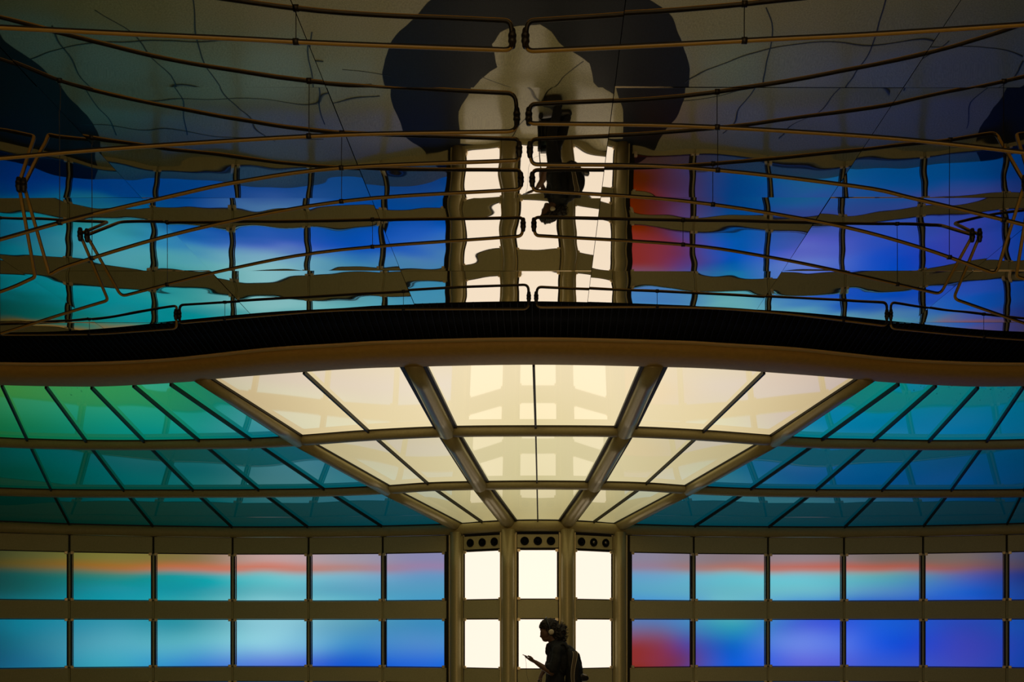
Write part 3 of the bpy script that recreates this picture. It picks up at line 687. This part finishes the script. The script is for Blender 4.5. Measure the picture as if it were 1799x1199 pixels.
# far arm hanging forward to the trolley handle
hd = Z(455,1150,.16)
chain(bm, [(Z(715,665,.165), .050), (Z(640,860,.20), .043), (Z(540,990,.20), .037), (Z(480,1085,.17), .026)])
cap(bm, Z(480,1085,.17), .025, hd, .026)
for k in range(4):
    dy = -.033+.022*k; chain(bm, [(hd+Vector((-.012,dy,-.012)),.010),(hd+Vector((-.03,dy,-.032)),.009),(hd+Vector((-.018,dy,-.052)),.008)])
chain(bm, [(hd+Vector((.014,-.03,-.01)),.012),(hd+Vector((.012,-.035,-.04)),.010),(hd+Vector((-.004,-.03,-.052)),.008)])
body = remesh('body', bm, .0055, M['skin'], per, 3)
# eyes
for s in (-1,1):
    bm = bmesh.new(); sph(bm, Z(484,388,s*.030), .0105); obj('eye', bm, mat('eye_white', (.3,.28,.25), .2), smooth=True).parent = per
    o = bpy.data.objects[-1] if False else [x for x in COL.objects if x.name.startswith('eye')][-1]; o.matrix_parent_inverse = Matrix.Translation(-per.location)
# hair: cap plus curly mass gathered behind
bm = bmesh.new()
ell(bm, Z(612,285), (.112,.086,.100), rot=-.2); ell(bm, Z(570,245), (.092,.078,.062), rot=-.25); ell(bm, Z(650,330), (.085,.080,.085)); ell(bm, Z(468,292), (.026,.052,.026)) 
rh = random.Random(4)
for k in range(70):
    a = rh.uniform(0, 6.28); rr = math.sqrt(rh.random()); yy = rh.uniform(-1,1)
    c = Z(775+88*rr*math.cos(a), 375+118*rr*math.sin(a), .075*yy*math.sqrt(max(0,1-rr*rr*.7)))
    sph(bm, c, rh.uniform(.022,.040), 1)
cap(bm, Z(700,440), .055, Z(760,520), .045)
for k in range(16): sph(bm, Z(rh.uniform(770,860), rh.uniform(440,520), rh.uniform(-.05,.05)), rh.uniform(.014,.024), 1)
remesh('hair', bm, .007, M['hair'], per, 2, nz=.012, nscale=45)
bm = bmesh.new()
for k in range(90):
    a = rh.uniform(-1.5, 1.7); c = Z(775+85*math.cos(a), 385+115*math.sin(a), rh.uniform(-.05,.05)); dr = Vector((math.cos(a), rh.uniform(-.5,.5), -math.sin(a)))
    pts = [c+dr*.016*t+Vector((rh.uniform(-.007,.007), rh.uniform(-.006,.006), rh.uniform(-.007,.007))) for t in range(4)]
    tube(bm, pts, .0016, 4)
o = obj('stray_curls', bm, M['hair'], smooth=True); o.parent = per; o.matrix_parent_inverse = Matrix.Translation(-per.location); o['kind'] = 'stuff'
# shirt
bm = bmesh.new()
chain(bm, [(Z(690,590), .083), (Z(715,720), .122), (Z(705,860), .122), (Z(700,1010), .118), (q(.0,.83), .128)])
for s in (-1,1):
    chain(bm, [(Z(690,600,s*.03), .070), (Z(735,665,s*.158), .064)])
    chain(bm, [(Z(720,760,s*.07), .096), (Z(705,950,s*.06), .094), (q(.0,.84,s*.07), .105)])
chain(bm, [(Z(735,665,-.165), .066), (Z(705,850,-.205), .064), (Z(665,975,-.208), .064)])
cap(bm, Z(600,940,-.195), .052, Z(680,985,-.2), .062)
chain(bm, [(Z(715,665,.165), .064), (Z(650,850,.20), .058), (Z(600,920,.20), .056)])
ell(bm, Z(785,700), (.115,.15,.15)); ell(bm, Z(800,860), (.115,.15,.20)); cap(bm, Z(700,575), .075, Z(800,610), .085); cap(bm, Z(640,600), .055, Z(620,700), .07)
remesh('shirt', bm, .008, M['shirt'], per, 3, nz=.006, nscale=14)
for s, a, b in ((-1,(575,590),(555,655)),(1,(590,580),(570,640))):
    bm = bmesh.new(); cap(bm, Z(*a, s*.035), .018, Z(*b, s*.045), .014); remesh('collar', bm, .005, M['shirt'], per, 1)
# trousers and shoes
bm = bmesh.new()
for s in (-1,1):
    fx = -.05 if s < 0 else .09
    chain(bm, [(q(0,.90,s*.07), .112), (q(0,.80,s*.085), .108), (q(-.02+fx*.5,.50,s*.09), .078), (q(fx+.02,.30,s*.095), .070), (q(fx+.04,.12,s*.095), .064)])
remesh('trousers', bm, .009, M['jeans'], per, 3, nz=.005, nscale=16)
for s in (-1,1):
    fx = -.05 if s < 0 else .09
    bm = bmesh.new(); chain(bm, [(q(fx+.065,.050,s*.095), .048), (q(fx-.03,.045,s*.095), .044), (q(fx-.115,.036,s*.1), .035)])
    remesh('shoe', bm, .006, M['case'], per, 2)
# headphones
hp = empty('headphones', Z(640,385)); tag(hp, 'cream over-ear headphones on the curly hair of the person', 'headphones')
def hpart(par, name, bm, m, sm=True):
    o = obj(name, bm, m, smooth=sm); o.parent = par; o.matrix_parent_inverse = Matrix.Translation(-par.location); return o
bm = bmesh.new(); a0 = Z(630,385); pts = []
for k in range(17):
    t = math.pi*k/16; pts.append(Vector((a0.x+lerp(0,-.062,math.sin(t)), py-.100*math.cos(t), a0.z+.188*math.sin(t))))
tube(bm, pts, K, prof=[(-1.6,-.6),(1.6,-.6),(1.6,.6),(-1.6,.6)]); hpart(hp, 'headband', bm, M['phone'])
for s in (-1,1):
    bm = bmesh.new(); c = Z(632,390, s*.092); tube(bm, [c, c+Vector((0,s*.02,0)), c+Vector((0,s*.028,0))], [.040,.038,.030], 18, cap=True); hpart(hp, 'ear_cushion', bm, M['phone'])
    bm = bmesh.new(); c = Z(636,382, s*.118); tube(bm, [c, c+Vector((0,s*.014,0)), c+Vector((0,s*.022,0))], [.036,.034,.022], 18); hpart(hp, 'ear_cup', bm, M['cream'])
# phone
ph0, ph1 = Z(170,745,-.14), Z(330,810,-.14); ph = empty('mobile_phone', (ph0+ph1)/2); tag(ph, 'slim black phone held up in the hand of the person', 'phone')
dv = (ph1-ph0).normalized(); ang = math.atan2(-dv.z, dv.x)
bm = bmesh.new(); box(bm, (0,0,0), ((ph1-ph0).length, .068, .008)); bmesh.ops.bevel(bm, geom=bm.edges[:], offset=.003, segments=2, affect='EDGES')
o = obj('phone_body', bm, M['phone']); o.parent = ph; o.rotation_euler = (0,ang,0)
bm = bmesh.new(); box(bm, (0,0,.0042), ((ph1-ph0).length*.92, .062, .0008)); o = obj('screen', bm, M['case']); o.parent = ph; o.rotation_euler = (0,ang,0)
cb = empty('headphone_cable', Z(215,800,-.15)); tag(cb, 'thin dark cable hanging from the phone in front of the person', 'cable')
bm = bmesh.new(); L = [Z(215,790,-.14),Z(232,900,-.15),Z(238,1050,-.15),Z(262,1150,-.15),Z(300,1230,-.14),Z(400,1330,-.12),Z(560,1330,-.12),Z(640,1240,-.13)]
T = [(i, tuple(p)) for i, p in enumerate(L)]; tube(bm, [Vector(crom(T,i/5)) for i in range(5*(len(L)-1)+1)], .0016, 6); hpart(cb, 'wire', bm, M['wire'])
# backpack
bk = empty('backpack', Z(1020,1200)); tag(bk, 'black backpack with a pale-edged strap worn by the person', 'backpack')
bm = bmesh.new()
chain(bm, [(Z(905,700),.085),(Z(985,800),.100),(Z(1010,960),.112),(Z(1010,1130),.118),(Z(990,1230),.105)])
for s in (-1,1): chain(bm, [(Z(940,730,s*.06),.065),(Z(1000,960,s*.07),.100),(Z(990,1210,s*.07),.095)])
remesh('pack_body', bm, .008, M['pack'], bk, 3, nz=.004, nscale=18)
bm = bmesh.new(); L = [Z(860,570,-.11),Z(905,610,-.12),Z(960,650,-.13),Z(1010,690,-.165),Z(1022,740,-.182),Z(1005,860,-.188),Z(985,980,-.188),Z(978,1100,-.186),Z(990,1230,-.18)]
T = [(i, tuple(p)) for i, p in enumerate(L)]; Q = [Vector(crom(T,i/4)) for i in range(4*(len(L)-1)+1)]
n = bmesh.new(); 
def ribbon(pts, w0, w1, off, m, name):
    bm = bmesh.new(); rings = []
    for i, p in enumerate(pts):
        wd = lerp(w0, w1, i/(len(pts)-1)); rings.append([bm.verts.new(p+Vector(v)) for v in ((-wd+off,-.004,0),(wd+off,-.004,0),(wd+off,.006,0),(-wd+off,.006,0))])
    for i in range(len(rings)-1):
        for k in range(4): bm.faces.new((rings[i][k],rings[i][(k+1)%4],rings[i+1][(k+1)%4],rings[i+1][k]))
    bm.faces.new(rings[0]); bm.faces.new(rings[-1][::-1]); return hpart(bk, name, bm, m)
n.free(); bm.free()
ribbon(Q[12:], .026, .016, 0, M['strap'], 'side_strap'); 
for e in (-1,1): 
    R2 = [p+Vector((e*lerp(.028,.018,i/len(Q[12:])),-.004,0)) for i, p in enumerate(Q[12:])]
    ribbon(R2, .003, .003, 0, M['cream'], 'strap_piping')
L = [Z(905,650,-.13),Z(850,580,-.12),Z(790,580,-.13),Z(735,640,-.175),Z(690,760,-.13),Z(700,900,-.12),Z(820,1050,-.13)]
T = [(i, tuple(p)) for i, p in enumerate(L)]; bm = bmesh.new(); tube(bm, [Vector(crom(T,i/4)) for i in range(4*(len(L)-1)+1)], .016, 8); hpart(bk, 'shoulder_strap', bm, M['pack'])
bm = bmesh.new(); chain(bm, [(Z(1120,1100,-.07),.036),(Z(1190,1115,-.06),.034),(Z(1210,1135,-.06),.030)]); cap(bm, Z(1140,1150,-.06), .03, Z(1200,1150,-.06), .026); remesh('side_pocket', bm, .006, M['case'], bk, 2)
bm = bmesh.new(); cap(bm, Z(1165,1080,-.09), .010, Z(1215,1092,-.09), .008); remesh('pocket_flap', bm, .004, M['steel'], bk, 1)
bm = bmesh.new(); L = [Z(880,640),Z(885,610),Z(910,612),Z(930,650)]; tube(bm, L, .008, 8); hpart(bk, 'carry_loop', bm, M['pack'])
# suitcase in front of the legs with a telescopic handle up to the far hand
sx = Z(440,0).x; sc = Vector((sx+.14, py-.02+.18, 0)); sk = empty('suitcase', sc); tag(sk, 'black upright cabin suitcase beside the legs, seen upside down in the mirror', 'suitcase')
bm = bmesh.new(); box(bm, sc+Vector((0,.02,.27)), (.36,.22,.44)); bmesh.ops.bevel(bm, geom=bm.edges[:], offset=.04, segments=4, affect='EDGES'); hpart(sk, 'shell', bm, M['case'])
for k in range(5):
    bm = bmesh.new(); box(bm, sc+Vector((-.12+.06*k,-.092,.27)), (.012,.008,.34)); hpart(sk, 'shell_ridge', bm, M['pack'])
for a in (-.14,.14):
    for b in (-.05,.09):
        bm = bmesh.new(); c = sc+Vector((a,b,.0265)); tube(bm, [c+Vector((0,-.012,0)), c+Vector((0,.012,0))], .0265, 12); hpart(sk, 'wheel', bm, M['phone'])
        bm = bmesh.new(); box(bm, c+Vector((0,0,.025)), (.03,.03,.025)); hpart(sk, 'wheel_fork', bm, M['phone'])
top = hd+Vector((-.014,0,-.028))
for s in (-1,1):
    bm = bmesh.new(); tube(bm, [Vector((sc.x-.155, sc.y+.02+s*.06, .44)), Vector((top.x, top.y+s*.06, top.z))], .008, 8); hpart(sk, 'handle_tube', bm, M['steel'])
bm = bmesh.new(); tube(bm, [top+Vector((0,-.075,0)), top+Vector((0,.075,0))], .012, 10); hpart(sk, 'handle_grip', bm, M['phone'])
